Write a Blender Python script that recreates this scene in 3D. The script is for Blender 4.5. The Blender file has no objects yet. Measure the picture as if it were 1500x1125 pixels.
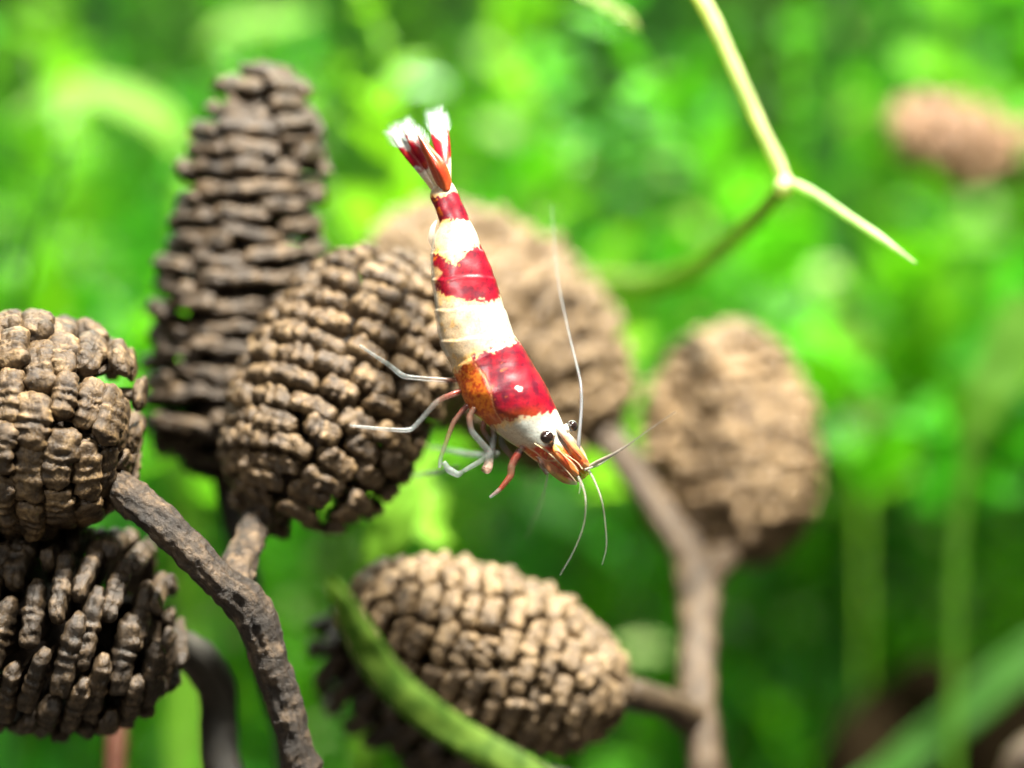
import bpy, bmesh, math, random
import numpy as np
from mathutils import Vector, Matrix, noise

# ------------------------------------------------------------------ scene, camera, light
# one unit is one centimetre
random.seed(7)
rng = np.random.default_rng(7)
sc = bpy.context.scene
sc.unit_settings.system = 'METRIC'
sc.unit_settings.scale_length = 0.01
C = sc.collection
D = 22.0            # camera to shrimp, cm
K = 245.0           # photograph pixels per cm at the shrimp
cam_d = bpy.data.cameras.new('camera')
cam = bpy.data.objects.new('camera', cam_d)
C.objects.link(cam)
cam.location = (0, -D, 0)
cam.rotation_euler = (math.radians(90), 0, 0)
cam_d.sensor_width = 36
cam_d.lens = 36 * D / (1500 / K)
cam_d.clip_start = 0.5
cam_d.clip_end = 500
cam_d.dof.use_dof = True
cam_d.dof.focus_distance = D - 0.05
cam_d.dof.aperture_fstop = cam_d.lens * 1e-3 / (2 * 0.53)
sc.camera = cam

world = bpy.data.worlds.new('World')
sc.world = world
world.use_nodes = True
bg = world.node_tree.nodes['Background']
bg.inputs['Color'].default_value = (0.62, 0.85, 0.55, 1)
bg.inputs['Strength'].default_value = 0.03


def area_lamp(name, loc, target, sx, sy, power, col, spread=180):
    l = bpy.data.lights.new(name, 'AREA')
    l.shape = 'RECTANGLE'
    l.size, l.size_y = sx, sy
    l.energy = power
    l.color = col
    l.spread = math.radians(spread)
    o = bpy.data.objects.new(name, l)
    o.location = loc
    o.rotation_euler = (Vector(target) - Vector(loc)).to_track_quat('-Z', 'Y').to_euler()
    C.objects.link(o)
    return o


area_lamp('tank_lamp', (4.5, -9.5, 23), (0, 1, 0), 4.5, 3, 8300, (1.0, 0.94, 0.83), 65)
area_lamp('tank_lamp', (-1.5, 12, 10.5), (-1.5, 12.5, 0), 24, 8, 6800, (0.96, 1.0, 0.85))
area_lamp('fill_lamp', (-9, -19, 7), (0, 0, 0), 6, 6, 330, (1.0, 0.97, 0.92), 60)  # added fill, no visible source; brightens the shrimp from front left

sc.view_settings.view_transform = 'Standard'
sc.view_settings.look = 'None'
sc.view_settings.exposure = 0.0
sc.view_settings.gamma = 1.0
sc.cycles.use_denoising = True
sc.cycles.max_bounces = 8
sc.cycles.transparent_max_bounces = 16
sc.cycles.sample_clamp_indirect = 6


def P(px, py, d=0.0):
    """a point d cm behind the shrimp's plane on the line of sight of a photograph pixel"""
    f = (D + d) / D / K
    return Vector(((px - 750) * f, d, -(py - 562.5) * f))


# ------------------------------------------------------------------ small helpers
def link(name, me, mat=None, parent=None, smooth=True):
    o = bpy.data.objects.new(name, me)
    C.objects.link(o)
    if mat is not None and not me.materials:
        me.materials.append(mat)
    if parent is not None:
        o.parent = parent
    if smooth and me.polygons and not me.polygons[0].use_smooth:
        me.polygons.foreach_set('use_smooth', [True] * len(me.polygons))
    return o


def mesh(name, verts, faces):
    me = bpy.data.meshes.new(name)
    me.from_pydata([tuple(v) for v in verts], [], [tuple(f) for f in faces])
    me.update()
    return me


def thing(name, label, cat, loc=(0, 0, 0), group=None):
    o = bpy.data.objects.new(name, None)
    o.empty_display_size = 0.2
    o.location = loc
    C.objects.link(o)
    o['label'] = label
    o['category'] = cat
    if group:
        o['group'] = group
    return o


def tag(o, label, cat, group=None):
    o['label'] = label
    o['category'] = cat
    if group:
        o['group'] = group
    return o


def catmull(pts, vals, n):
    """smooth resample of points and of any numbers carried along them"""
    A = np.array([list(p) + list(np.atleast_1d(v)) for p, v in zip(pts, vals)], float)
    A = np.vstack([2 * A[0] - A[1], A, 2 * A[-1] - A[-2]])
    out = []
    m = len(A) - 3
    for i in range(n):
        x = i / (n - 1) * m
        k = min(int(x), m - 1)
        t = x - k
        p0, p1, p2, p3 = A[k], A[k + 1], A[k + 2], A[k + 3]
        out.append(0.5 * (2 * p1 + (p2 - p0) * t + (2 * p0 - 5 * p1 + 4 * p2 - p3) * t * t + (3 * p1 - p0 - 3 * p2 + p3) * t ** 3))
    out = np.array(out)
    return out[:, :3], out[:, 3:]


def tube_data(pts, radii, n=40, seg=12, rough=0.0, freq=6.0, flat=1.0, seed=0.0, ridge=0.0):
    c, r = catmull(pts, radii, n)
    r = np.maximum(r[:, 0], 1e-4)
    V, F = [], []
    up = Vector((0.13, -1, 0.21)).normalized()
    for i in range(n):
        t = Vector(c[min(i + 1, n - 1)] - c[max(i - 1, 0)]).normalized()
        a = (up - t * up.dot(t)).normalized()
        up = a
        b = t.cross(a)
        for j in range(seg):
            th = 2 * math.pi * j / seg
            d = a * (math.cos(th) * flat) + b * math.sin(th)
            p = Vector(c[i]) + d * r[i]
            if rough:
                q = p * freq + Vector((seed, seed * 1.7, seed * 0.3))
                k = noise.noise(q) + 0.5 * noise.noise(q * 2.3)
                if ridge:
                    k += ridge * noise.noise(Vector((math.cos(th) * 3.5, math.sin(th) * 3.5, i * 0.05 + seed)))
                p = p + d * (rough * k)
            V.append(p)
    for i in range(n - 1):
        for j in range(seg):
            k = (j + 1) % seg
            F.append((i * seg + j, i * seg + k, (i + 1) * seg + k, (i + 1) * seg + j))
    V.append(Vector(c[0])); V.append(Vector(c[-1]))
    for j in range(seg):
        k = (j + 1) % seg
        F.append((n * seg, k, j))
        F.append((n * seg + 1, (n - 1) * seg + j, (n - 1) * seg + k))
    return V, F


def tube(name, pts, radii, mat, parent=None, **kw):
    V, F = tube_data(pts, radii, **kw)
    return link(name, mesh(name, V, F), mat, parent)


# ------------------------------------------------------------------ materials
def new_mat(name):
    m = bpy.data.materials.new(name)
    m.use_nodes = True
    nt = m.node_tree
    return m, nt, nt.nodes['Principled BSDF'], nt.nodes['Material Output']


def node(nt, typ, **kw):
    n = nt.nodes.new(typ)
    for k, v in kw.items():
        if k in ('blend_type', 'data_type', 'attribute_name', 'operation', 'noise_dimensions', 'feature', 'invert'):
            setattr(n, k, v)
        else:
            n.inputs[k].default_value = v
    return n


def ramp(nt, src, stops):
    r = nt.nodes.new('ShaderNodeValToRGB')
    el = r.color_ramp.elements
    while len(el) < len(stops):
        el.new(0.5)
    for e, (p, c) in zip(el, stops):
        e.position = p
        e.color = (*c, 1) if len(c) == 3 else c
    nt.links.new(src, r.inputs['Fac'])
    return r.outputs['Color']


def mixc(nt, fac, a, b, mode='MIX'):
    n = nt.nodes.new('ShaderNodeMix')
    n.data_type = 'RGBA'
    n.blend_type = mode
    for sock, v in ((n.inputs['Factor'], fac), (n.inputs[6], a), (n.inputs[7], b)):
        if hasattr(v, 'is_linked'):
            nt.links.new(v, sock)
        else:
            sock.default_value = v if not isinstance(v, tuple) else (*v, 1)
    return n.outputs[2]


def bump(nt, bsdf, srcs):
    prev = None
    for src, st, dist in srcs:
        b = node(nt, 'ShaderNodeBump', Strength=st, Distance=dist)
        nt.links.new(src, b.inputs['Height'])
        if prev:
            nt.links.new(prev, b.inputs['Normal'])
        prev = b.outputs['Normal']
    nt.links.new(prev, bsdf.inputs['Normal'])


def wood_mat(name, dark, mid, light, bump_k=1.0, sc_=1.0):
    m, nt, b, out = new_mat(name)
    tc = nt.nodes.new('ShaderNodeTexCoord')
    oi = nt.nodes.new('ShaderNodeObjectInfo')
    add = node(nt, 'ShaderNodeVectorMath', operation='ADD')
    nt.links.new(tc.outputs['Object'], add.inputs[0])
    mul = node(nt, 'ShaderNodeMath', operation='MULTIPLY')
    mul.inputs[1].default_value = 37.0
    nt.links.new(oi.outputs['Random'], mul.inputs[0])
    nt.links.new(mul.outputs[0], add.inputs[1])
    n1 = node(nt, 'ShaderNodeTexNoise', Scale=9.0 * sc_, Detail=6.0, Roughness=0.65)
    n2 = node(nt, 'ShaderNodeTexNoise', Scale=55.0 * sc_, Detail=5.0, Roughness=0.7)
    n3 = node(nt, 'ShaderNodeTexNoise', Scale=130.0 * sc_, Detail=3.0, Roughness=0.6)
    for n in (n1, n2, n3):
        nt.links.new(add.outputs[0], n.inputs['Vector'])
    c1 = ramp(nt, n1.outputs['Fac'], [(0.32, dark), (0.5, mid), (0.72, light)])
    fle = ramp(nt, n2.outputs['Fac'], [(0.36, (0.45, 0.40, 0.36)), (0.55, (1, 1, 1)), (0.78, (1.25, 1.2, 1.1))])
    c2 = mixc(nt, 1.0, c1, fle, 'MULTIPLY')
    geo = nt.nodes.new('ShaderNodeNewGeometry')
    lit_edge = ramp(nt, geo.outputs['Pointiness'], [(0.46, (0, 0, 0)), (0.56, (1, 1, 1))])  # light painted onto raised edges, shade painted into hollows
    c3 = mixc(nt, lit_edge, mixc(nt, 1.0, c2, (0.62, 0.6, 0.58), 'MULTIPLY'), mixc(nt, 1.0, c2, (1.25, 1.2, 1.12), 'MULTIPLY'))
    hs = nt.nodes.new('ShaderNodeHueSaturation')
    nt.links.new(c3, hs.inputs['Color'])
    mr = nt.nodes.new('ShaderNodeMapRange')
    mr.inputs['To Min'].default_value = 0.75
    mr.inputs['To Max'].default_value = 1.18
    nt.links.new(oi.outputs['Random'], mr.inputs['Value'])
    nt.links.new(mr.outputs[0], hs.inputs['Value'])
    nt.links.new(hs.outputs[0], b.inputs['Base Color'])
    b.inputs['Roughness'].default_value = 0.44
    b.inputs['Specular IOR Level'].default_value = 0.5
    bump(nt, b, [(n2.outputs['Fac'], 0.55 * bump_k, 0.02), (n3.outputs['Fac'], 0.5 * bump_k, 0.008)])
    return m


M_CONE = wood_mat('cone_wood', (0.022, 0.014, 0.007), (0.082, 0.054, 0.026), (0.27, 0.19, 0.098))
M_CONE_DARK = wood_mat('dark_cone_wood', (0.013, 0.009, 0.005), (0.042, 0.029, 0.016), (0.14, 0.098, 0.055))  # darker wood tone for the wide-scaled cones
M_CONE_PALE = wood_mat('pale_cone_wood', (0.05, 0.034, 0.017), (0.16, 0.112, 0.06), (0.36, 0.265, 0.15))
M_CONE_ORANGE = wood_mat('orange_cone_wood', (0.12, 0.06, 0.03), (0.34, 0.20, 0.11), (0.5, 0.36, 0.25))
M_CONE_BLACK = wood_mat('blackish_cone_wood', (0.014, 0.009, 0.005), (0.048, 0.033, 0.018), (0.15, 0.104, 0.058))  # dark wood tone of the tall back cone
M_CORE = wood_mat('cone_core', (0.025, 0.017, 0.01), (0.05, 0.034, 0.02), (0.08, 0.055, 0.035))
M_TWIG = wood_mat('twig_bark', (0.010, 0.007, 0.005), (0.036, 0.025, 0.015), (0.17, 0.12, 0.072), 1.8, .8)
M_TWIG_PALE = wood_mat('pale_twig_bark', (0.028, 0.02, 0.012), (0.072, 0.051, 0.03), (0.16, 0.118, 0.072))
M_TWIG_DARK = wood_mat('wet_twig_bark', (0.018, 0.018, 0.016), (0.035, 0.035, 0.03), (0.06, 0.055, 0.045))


def leaf_mat(name, col=None, trans=0.4, gloss=0.35, var=((0.72, 0.76, 0.7), (1.2, 1.15, 1.2)), freq=5.0):
    m, nt, b, out = new_mat(name)
    tc = nt.nodes.new('ShaderNodeTexCoord')
    n1 = node(nt, 'ShaderNodeTexNoise', Scale=freq, Detail=5.0)
    nt.links.new(tc.outputs['Object'], n1.inputs['Vector'])
    if col is None:
        at = nt.nodes.new('ShaderNodeAttribute')
        at.attribute_name = 'col'
        base = at.outputs['Color']
    else:
        rgb = nt.nodes.new('ShaderNodeRGB')
        rgb.outputs[0].default_value = (*col, 1)
        base = rgb.outputs[0]
    v = ramp(nt, n1.outputs['Fac'], [(0.33, var[0]), (0.68, var[1])])
    c = mixc(nt, 1.0, base, v, 'MULTIPLY')
    nt.links.new(c, b.inputs['Base Color'])
    b.inputs['Roughness'].default_value = gloss
    b.inputs['Specular IOR Level'].default_value = 0.25
    tr = nt.nodes.new('ShaderNodeBsdfTranslucent')
    nt.links.new(mixc(nt, 1.0, c, (1.25, 1.25, 0.7), 'MULTIPLY'), tr.inputs['Color'])
    mx = nt.nodes.new('ShaderNodeMixShader')
    mx.inputs[0].default_value = trans
    nt.links.new(b.outputs[0], mx.inputs[1])
    nt.links.new(tr.outputs[0], mx.inputs[2])
    nt.links.new(mx.outputs[0], out.inputs['Surface'])
    return m


def clear_mat(name, col, alpha, rough=0.2, noise_scale=60.0):
    m, nt, b, out = new_mat(name)
    tc = nt.nodes.new('ShaderNodeTexCoord')
    n1 = node(nt, 'ShaderNodeTexNoise', Scale=noise_scale, Detail=3.0)
    nt.links.new(tc.outputs['Object'], n1.inputs['Vector'])
    c = ramp(nt, n1.outputs['Fac'], [(0.35, tuple(x * 0.75 for x in col)), (0.65, col)])
    nt.links.new(c, b.inputs['Base Color'])
    b.inputs['Roughness'].default_value = rough
    b.inputs['Alpha'].default_value = alpha
    b.inputs['Subsurface Weight'].default_value = 0.2
    b.inputs['Subsurface Radius'].default_value = (0.03, 0.03, 0.03)
    b.inputs['Coat Weight'].default_value = 0.4
    return m


def pigment_mat(name, rough=0.28, use_alpha=True, coat=.3):
    m, nt, b, out = new_mat(name)
    at = nt.nodes.new('ShaderNodeAttribute')
    at.attribute_name = 'col'
    tc = nt.nodes.new('ShaderNodeTexCoord')
    n1 = node(nt, 'ShaderNodeTexNoise', Scale=70.0, Detail=4.0, Roughness=0.7)
    nt.links.new(tc.outputs['Object'], n1.inputs['Vector'])
    v = ramp(nt, n1.outputs['Fac'], [(0.3, (0.7, 0.66, 0.62)), (0.55, (1, 1, 1)), (0.75, (1.12, 1.12, 1.1))])
    nt.links.new(mixc(nt, 1.0, at.outputs['Color'], v, 'MULTIPLY'), b.inputs['Base Color'])
    if use_alpha:
        nt.links.new(at.outputs['Alpha'], b.inputs['Alpha'])
    b.inputs['Roughness'].default_value = rough
    b.inputs['Subsurface Weight'].default_value = 0.25
    b.inputs['Subsurface Radius'].default_value = (0.05, 0.02, 0.02)
    b.inputs['Coat Weight'].default_value = coat
    b.inputs['Coat Roughness'].default_value = 0.15
    bump(nt, b, [(n1.outputs['Fac'], 0.12, 0.01)])
    return m


def set_col(me, cols, name='col'):
    a = me.color_attributes.new(name, 'FLOAT_COLOR', 'POINT')
    a.data.foreach_set('color', np.asarray(cols, np.float32).ravel())


M_LEAF = leaf_mat('moss_leaf', None, 0.45, 0.33)

# ------------------------------------------------------------------ the setting: tank floor and back
def ground_mesh():
    n = 60
    V, F = [], []
    for j in range(n):
        for i in range(n):
            x = -45 + 90 * i / (n - 1)
            y = -16 + 60 * j / (n - 1)
            V.append((x, y, -6.2 + 0.25 * noise.noise(Vector((x * 0.5, y * 0.5, 0))) + 0.06 * noise.noise(Vector((x * 2.1, y * 2.1, 3)))))
    for j in range(n - 1):
        for i in range(n - 1):
            F.append((j * n + i, j * n + i + 1, (j + 1) * n + i + 1, (j + 1) * n + i))
    return mesh('tank_floor', V, F)


m, nt, b, out = new_mat('dark_soil')
tc = nt.nodes.new('ShaderNodeTexCoord')
vo = node(nt, 'ShaderNodeTexVoronoi', Scale=6.0)
nt.links.new(tc.outputs['Object'], vo.inputs['Vector'])
nt.links.new(ramp(nt, vo.outputs['Distance'], [(0.0, (0.06, 0.045, 0.03)), (0.8, (0.015, 0.012, 0.009))]), b.inputs['Base Color'])
b.inputs['Roughness'].default_value = 0.9
bump(nt, b, [(vo.outputs['Distance'], 0.8, 0.08)])
o = link('ground', ground_mesh(), m)
o['kind'] = 'structure'

m, nt, b, out = new_mat('tank_back_green')
tc = nt.nodes.new('ShaderNodeTexCoord')
n1 = node(nt, 'ShaderNodeTexNoise', Scale=0.22, Detail=4.0)
nt.links.new(tc.outputs['Object'], n1.inputs['Vector'])
nt.links.new(ramp(nt, n1.outputs['Fac'], [(0.3, (0.008, 0.02, 0.006)), (0.6, (0.015, 0.05, 0.008)), (0.8, (0.03, 0.045, 0.035))]), b.inputs['Base Color'])
b.inputs['Roughness'].default_value = 0.8
V, F = [], []
for i in range(41):
    a = math.radians(-70 + 140 * i / 40)
    for z in (-7, 16):
        V.append((34 * math.sin(a), -4 + 34 * math.cos(a), z))
for i in range(40):
    F.append((2 * i, 2 * i + 2, 2 * i + 3, 2 * i + 1))
o = link('backdrop', mesh('backdrop', V, F), m)
o['kind'] = 'structure'

# ------------------------------------------------------------------ moss: uncountable leaves behind everything
LEAF_T = np.array([[0, 0, 0], [-.28, .3, .06], [.28, .3, .06], [-.22, .68, .03], [.22, .68, .03], [0, 1, -.08], [0, .3, 0], [0, .68, -.03]], float)
LEAF_F = [(0, 6, 1), (0, 2, 6), (1, 6, 7, 3), (6, 2, 4, 7), (3, 7, 5), (7, 4, 5)]


def leaf_mass(fronds, bare=0.0):
    """fronds: (base, tip, bend, number of leaves, leaf length, rgb)"""
    V, F, CC = [], [], []
    for base, tip, bend, nl, ll, rgb in fronds:
        base, tip, bend = map(np.array, (base, tip, bend))
        ts = (np.arange(nl) + rng.random(nl)) / nl
        wv = np.array([0.014 + .012 * rng.random(), 0, 0])
        k = len(V)
        for t in np.linspace(0, 1, 9):             # the strand itself
            p = base * (1 - t) ** 2 + 2 * t * (1 - t) * ((base + tip) / 2 + bend) + tip * t * t
            V.extend([(p - wv).tolist(), (p + wv).tolist(), (p + wv[[1, 0, 2]] * 1.0).tolist()])
        for q in range(8):
            for e in range(3):
                e2 = (e + 1) % 3
                F.append((k + q * 3 + e, k + q * 3 + e2, k + q * 3 + 3 + e2, k + q * 3 + 3 + e))
        CC.extend([(rgb[0] * 1.3, rgb[1] * 1.2, rgb[2] * 1.5, 1)] * 27)
        for q, t in enumerate(ts):
            p = base * (1 - t) ** 2 + 2 * t * (1 - t) * ((base + tip) / 2 + bend) + tip * t * t
            d = (tip - base) / np.linalg.norm(tip - base)
            side = rng.normal(size=3)
            side[2] *= 0.5
            y = d * 0.55 + side / np.linalg.norm(side)
            y /= np.linalg.norm(y)
            z = np.array([0, -0.35, 1.0]) + rng.normal(size=3) * 0.55
            z -= y * z.dot(y)
            z /= np.linalg.norm(z)
            x = np.cross(y, z)
            L = ll * (0.6 + 0.7 * rng.random()) * (1.1 - 0.5 * t)
            k = len(V)
            pts = p + (LEAF_T[:, :1] * x + LEAF_T[:, 1:2] * y + LEAF_T[:, 2:] * z) * L
            V.extend(pts.tolist())
            F.extend([tuple(k + i for i in f) for f in LEAF_F])
            g = 0.7 + 0.6 * rng.random()
            c = (rgb[0] * g, rgb[1] * g, rgb[2] * g, 1)
            if rng.random() < .045:
                c = (.42, .60, .22, 1)                   # highlight painted in as a pale leaf colour
            CC.extend([c] * 8)
    me = mesh('aquatic_moss', V, F)
    set_col(me, CC)
    return me


fronds = []
GREENS = [(0.055, 0.25, 0.005), (0.085, 0.34, 0.006), (0.028, 0.14, 0.004), (0.013, 0.07, 0.003), (0.15, 0.42, 0.01), (0.045, 0.28, 0.02)]
for i in range(430):                       # fine moss
    y = 7.5 + 16 * rng.random() ** 0.8
    half = (D + y) / D * 3.06 * 1.35
    x = (rng.random() * 2 - 1) * half
    top = (D + y) / D * 2.3
    # the planting is patchy: clumps stand higher than the gaps between them
    clump = noise.noise(Vector((x * 0.33, y * 0.25, 1.7)))
    hgt = top * (0.55 + 0.9 * clump + 0.75 * rng.random())
    if x > half * 0.30 / 1.35 and x < half * 0.85 and y < 14:
        hgt = min(hgt, -0.5 * top + rng.random() * 1.3 * top)
    base = (x + rng.normal() * 0.5, y, -6.2)
    tip = (x + rng.normal() * 2.4, y + rng.normal() * 0.8, hgt)
    n = int(7 * (hgt + 6.2) * 0.8) + 4
    gi = int(np.clip((noise.noise(Vector((x * .45, y * .3, 9))) + .5) * 6 + rng.normal() * 1.2, 0, 5))
    fronds.append((base, tip, (rng.normal() * 1.3, rng.normal() * 0.5, 0), n, 0.30 + 0.3 * rng.random() ** 2, GREENS[gi]))
BRIGHT = [(0.085, 0.40, 0.008), (0.14, 0.46, 0.01), (0.055, 0.35, 0.014), (0.20, 0.5, 0.02)]
for i in range(85):                       # broader leaved stems between
    y = 5.5 + 9 * rng.random()
    half = (D + y) / D * 3.06 * 1.25
    x = (rng.random() * 2 - 1) * half
    top = (D + y) / D * 2.3
    hgt = top * (0 + 1.3 * rng.random())
    base = (x + rng.normal() * 0.5, y, -0.9)
    tip = (x + rng.normal() * 1.0, y + rng.normal() * 0.6, hgt)
    fronds.append((base, tip, (rng.normal() * 0.6, rng.normal() * 0.4, 0), int(14 + (hgt + 0.9) * 3.0), 0.42 + 0.35 * rng.random(), BRIGHT[rng.integers(len(BRIGHT))]))
o = link('aquatic_moss', leaf_mass(fronds), M_LEAF)
o['kind'] = 'stuff'
o['label'] = 'bright green mass of blurred aquatic moss behind the cones'
o['category'] = 'moss'

# ------------------------------------------------------------------ alder cones
def ico(sub):
    bm = bmesh.new()
    bmesh.ops.create_icosphere(bm, subdivisions=sub, radius=1)
    v = np.array([x.co[:] for x in bm.verts])
    f = [tuple(y.index for y in x.verts) for x in bm.faces]
    bm.free()
    return v, f


ICO = {s: ico(s) for s in (3, 4, 5)}


def scale_mesh(seed, w, t, lo, hi, sub=5, lump=1.0, depth=0.36, rib=0.0, taper=.5, k_s=.016, fine=1.0):
    """one woody cone scale: a thick lobed lip on a wedge that narrows to the core.
    x across, y towards the cone's tip, z outward"""
    R = random.Random(seed)
    blobs = [((0, 0, -0.09), (w * .47, t * .43, .085)), ((0, -.01, -depth * .6), (w * .27, t * .2, depth * .5))]
    for i in range(lo):
        u = ((i + .5) / lo - .5) * .88 + R.uniform(-.05, .05)
        r = w / lo * .56 * R.uniform(.8, 1.2) * (1.08 - taper * abs(u))
        blobs.append(((u * w, -.20 * t + R.uniform(-.08, .08) * t, -.062 - .30 * abs(u) ** 2 * w + R.uniform(-.018, .02) * lump), (r, t * .32 * R.uniform(.85, 1.15) * (1.08 - taper * abs(u)), .058 * R.uniform(.9, 1.2))))
    for i in range(hi):
        u = ((i + .5) / hi - .5) * .80 + R.uniform(-.06, .06)
        r = w / hi * .48 * R.uniform(.75, 1.2) * (1.08 - taper * abs(u))
        blobs.append(((u * w, .24 * t + R.uniform(-.07, .07) * t, -.058 - .3 * abs(u) ** 2 * w + R.uniform(-.02, .018) * lump), (r, t * .28 * R.uniform(.85, 1.15), .055)))
    v, f = ICO[sub]
    d = v * np.array([w * .5, t * .5, depth * .45])
    d /= np.linalg.norm(d, axis=1)[:, None]
    c0 = np.array([0, 0, -.10])

    def sdf(p):
        acc = None
        k = k_s
        for bi, (cc, rr) in enumerate(blobs):
            rr = np.array(rr)
            q = (p - np.array(cc)) / rr
            if bi == 0:                                   # the slab of the lip has squarer edges
                l = (np.abs(q) ** 3.5).sum(axis=-1) ** (1 / 3.5)
                s = (l - 1) * rr.min()
            else:
                l = np.linalg.norm(q, axis=-1)
                l2 = np.linalg.norm(q / rr, axis=-1)
                s = l * (l - 1) / np.maximum(l2, 1e-6)
            if acc is None:
                acc = s
            else:
                h = np.clip(.5 + .5 * (acc - s) / k, 0, 1)
                acc = acc * (1 - h) + s * h - k * h * (1 - h)
        return acc
    rs = np.linspace(0.6, 0.0, 150)
    S = np.stack([sdf(c0 + d * r) for r in rs])          # from outside in
    inside = S < 0
    first = np.argmax(inside, axis=0)
    first = np.where(inside.any(axis=0), first, len(rs) - 1)
    i1 = np.maximum(first, 1)
    s0 = S[i1 - 1, np.arange(len(d))]
    s1 = S[i1, np.arange(len(d))]
    fr = np.clip(s0 / np.maximum(s0 - s1, 1e-9), 0, 1)
    r = rs[i1 - 1] + (rs[i1] - rs[i1 - 1]) * fr
    p = c0 + d * r[:, None]
    out_ = []
    for q, n_ in zip(p, d):
        Q = Vector(q) * 22 + Vector((seed * 3.1, 0, seed))
        k = fine * (.007 * noise.noise(Q) + .004 * noise.noise(Q * 2.7))
        if rib:
            k += rib * math.sin(q[0] * 95 + 2 * noise.noise(Vector(q) * 9)) * .006
        out_.append(tuple(q + n_ * k))
    me = mesh('scale', out_, f)
    me.polygons.foreach_set('use_smooth', [True] * len(f))
    return me


def variants(n, seed, mat, **kw):
    L = []
    for i in range(n):
        me = scale_mesh(seed + i, **kw)
        me.materials.append(mat)
        L.append(me)
    return L


def frame_of(axis):
    z = axis.normalized()
    x = z.cross(Vector((0, 1, 0.05)))
    x.normalize()
    y = z.cross(x)
    return x, y, z


def lathe(name, base, axis, prof, seg=20):
    x, y, z = frame_of(axis)
    V, F = [], []
    for t, r in prof:
        for j in range(seg):
            a = 2 * math.pi * j / seg
            V.append(base + axis * t + (x * math.cos(a) + y * math.sin(a)) * r)
    n = len(prof)
    for i in range(n - 1):
        for j in range(seg):
            k = (j + 1) % seg
            F.append((i * seg + j, i * seg + k, (i + 1) * seg + k, (i + 1) * seg + j))
    F.append(tuple(range(seg - 1, -1, -1)))
    F.append(tuple((n - 1) * seg + j for j in range(seg)))
    return mesh(name, V, F)


def build_cone(parent, base, tip, R, meshes, w, gap, prof, tilt=0.15, seed=1, core=0.42, core_mat=None, jit=1.0, label=None, spin=0.0, helix=2.0, skew=0.0, width=1.0, opening=0.0, joined=False):
    rr = random.Random(seed)
    axis = tip - base
    L = axis.length
    x, y, z = frame_of(axis)
    rad = [(i / 60, R * prof(i / 60)) for i in range(61)]
    c = link('cone', lathe('cone', base, axis, [(0.04 + 0.9 * t, max(core * r, 0.02)) for t, r in rad[1:-1:3]]), core_mat or M_CORE, parent)
    if label:
        c['label'] = label
    # walk the meridian in equal steps and ring each step with scales
    s = [0.0]
    for i in range(60):
        s.append(s[-1] + math.hypot(L / 60, rad[i + 1][1] - rad[i][1]))
    rows = int(s[-1] / gap)
    a_back = math.atan2(y.y, x.y)          # the helix closes on the far side
    JM = []
    for i in range(rows):
        for_row = (i + 0.6) * s[-1] / (rows + 0.2)
        target = for_row
        j = max(q for q in range(61) if s[q] <= target)
        j = min(j, 59)
        f = (target - s[j]) / max(s[j + 1] - s[j], 1e-6)
        t = (j + f) / 60
        r = rad[j][1] * (1 - f) + rad[j + 1][1] * f
        slope = (rad[j + 1][1] - rad[j][1]) / (L / 60)
        m = max(3 if r > 0.12 else 1, round(2 * math.pi * max(r, 0.06) / (w * 1.04)))
        ws = 2 * math.pi * r / (m * w * 1.0) if r > 0.12 else 0.75
        for q in range(m):
            a = 2 * math.pi * (q + (i % 2) * 0.5 + 0.11 * i) / m + rr.uniform(-.07, .07) * jit + spin
            rad_dir = x * math.cos(a) + y * math.sin(a)
            nrm = (rad_dir - z * slope).normalized()
            tan = z.cross(rad_dir)
            nrm = (nrm + z * tilt * min(1, .35 + 1.3 * t) + tan * rr.uniform(-.1, .1) * jit).normalized()
            yy = nrm.cross(tan).normalized()
            if yy.dot(z) < 0:
                yy = -yy
            xx = yy.cross(nrm)
            if jit:
                ro = rr.uniform(-.16, .16) * jit + skew
                xx, yy = xx * math.cos(ro) + yy * math.sin(ro), yy * math.cos(ro) - xx * math.sin(ro)
            hx = (((a - a_back) / (2 * math.pi)) % 1.0 - .5) * gap * helix * min(1, r / R)
            back = opening * max(0, .45 - t)
            pos = base + axis * t + z * hx + rad_dir * (r + back * .25 - slope * -hx) - z * back * .35 + z * rr.uniform(-.035, .035) * jit + nrm * rr.uniform(-.05, .035) * jit
            if back:
                nrm = (nrm - z * back * 1.6).normalized()
                yy = (yy - nrm * yy.dot(nrm)).normalized()
                xx = yy.cross(nrm)
            sx = min(max(ws, .7), 1.25) * rr.uniform(.84, 1.1) * width
            so = rr.uniform(.82, 1.15)
            Mx = Matrix((xx * sx, yy * so, nrm * min(1.0, max(r / R, .45)) * rr.uniform(.95, 1.1))).transposed().to_4x4()
            Mx.translation = pos
            me = meshes[rr.randrange(len(meshes))]
            if joined:                                    # too blurred to tell one from the next
                JM.append((me, Mx))
                continue
            o = bpy.data.objects.new('scale', me)
            C.objects.link(o)
            o.parent = c
            o.matrix_local = Mx
    if joined:
        V, F = [], []
        for me, Mx in JM:
            n0 = len(V)
            V.extend([Mx @ v.co for v in me.vertices])
            F.extend([tuple(n0 + i for i in p.vertices) for p in me.polygons])
        o = link('scales', mesh('scales', V, F), meshes[0].materials[0], c)
        o['kind'] = 'stuff'
    return c


def ovoid(a=0.9, p=2.0, taper=0.0):
    return lambda t: max(0.0, (1 - abs(2 * t ** a - 1) ** p)) ** 0.5 * (1 - taper * t)


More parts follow.
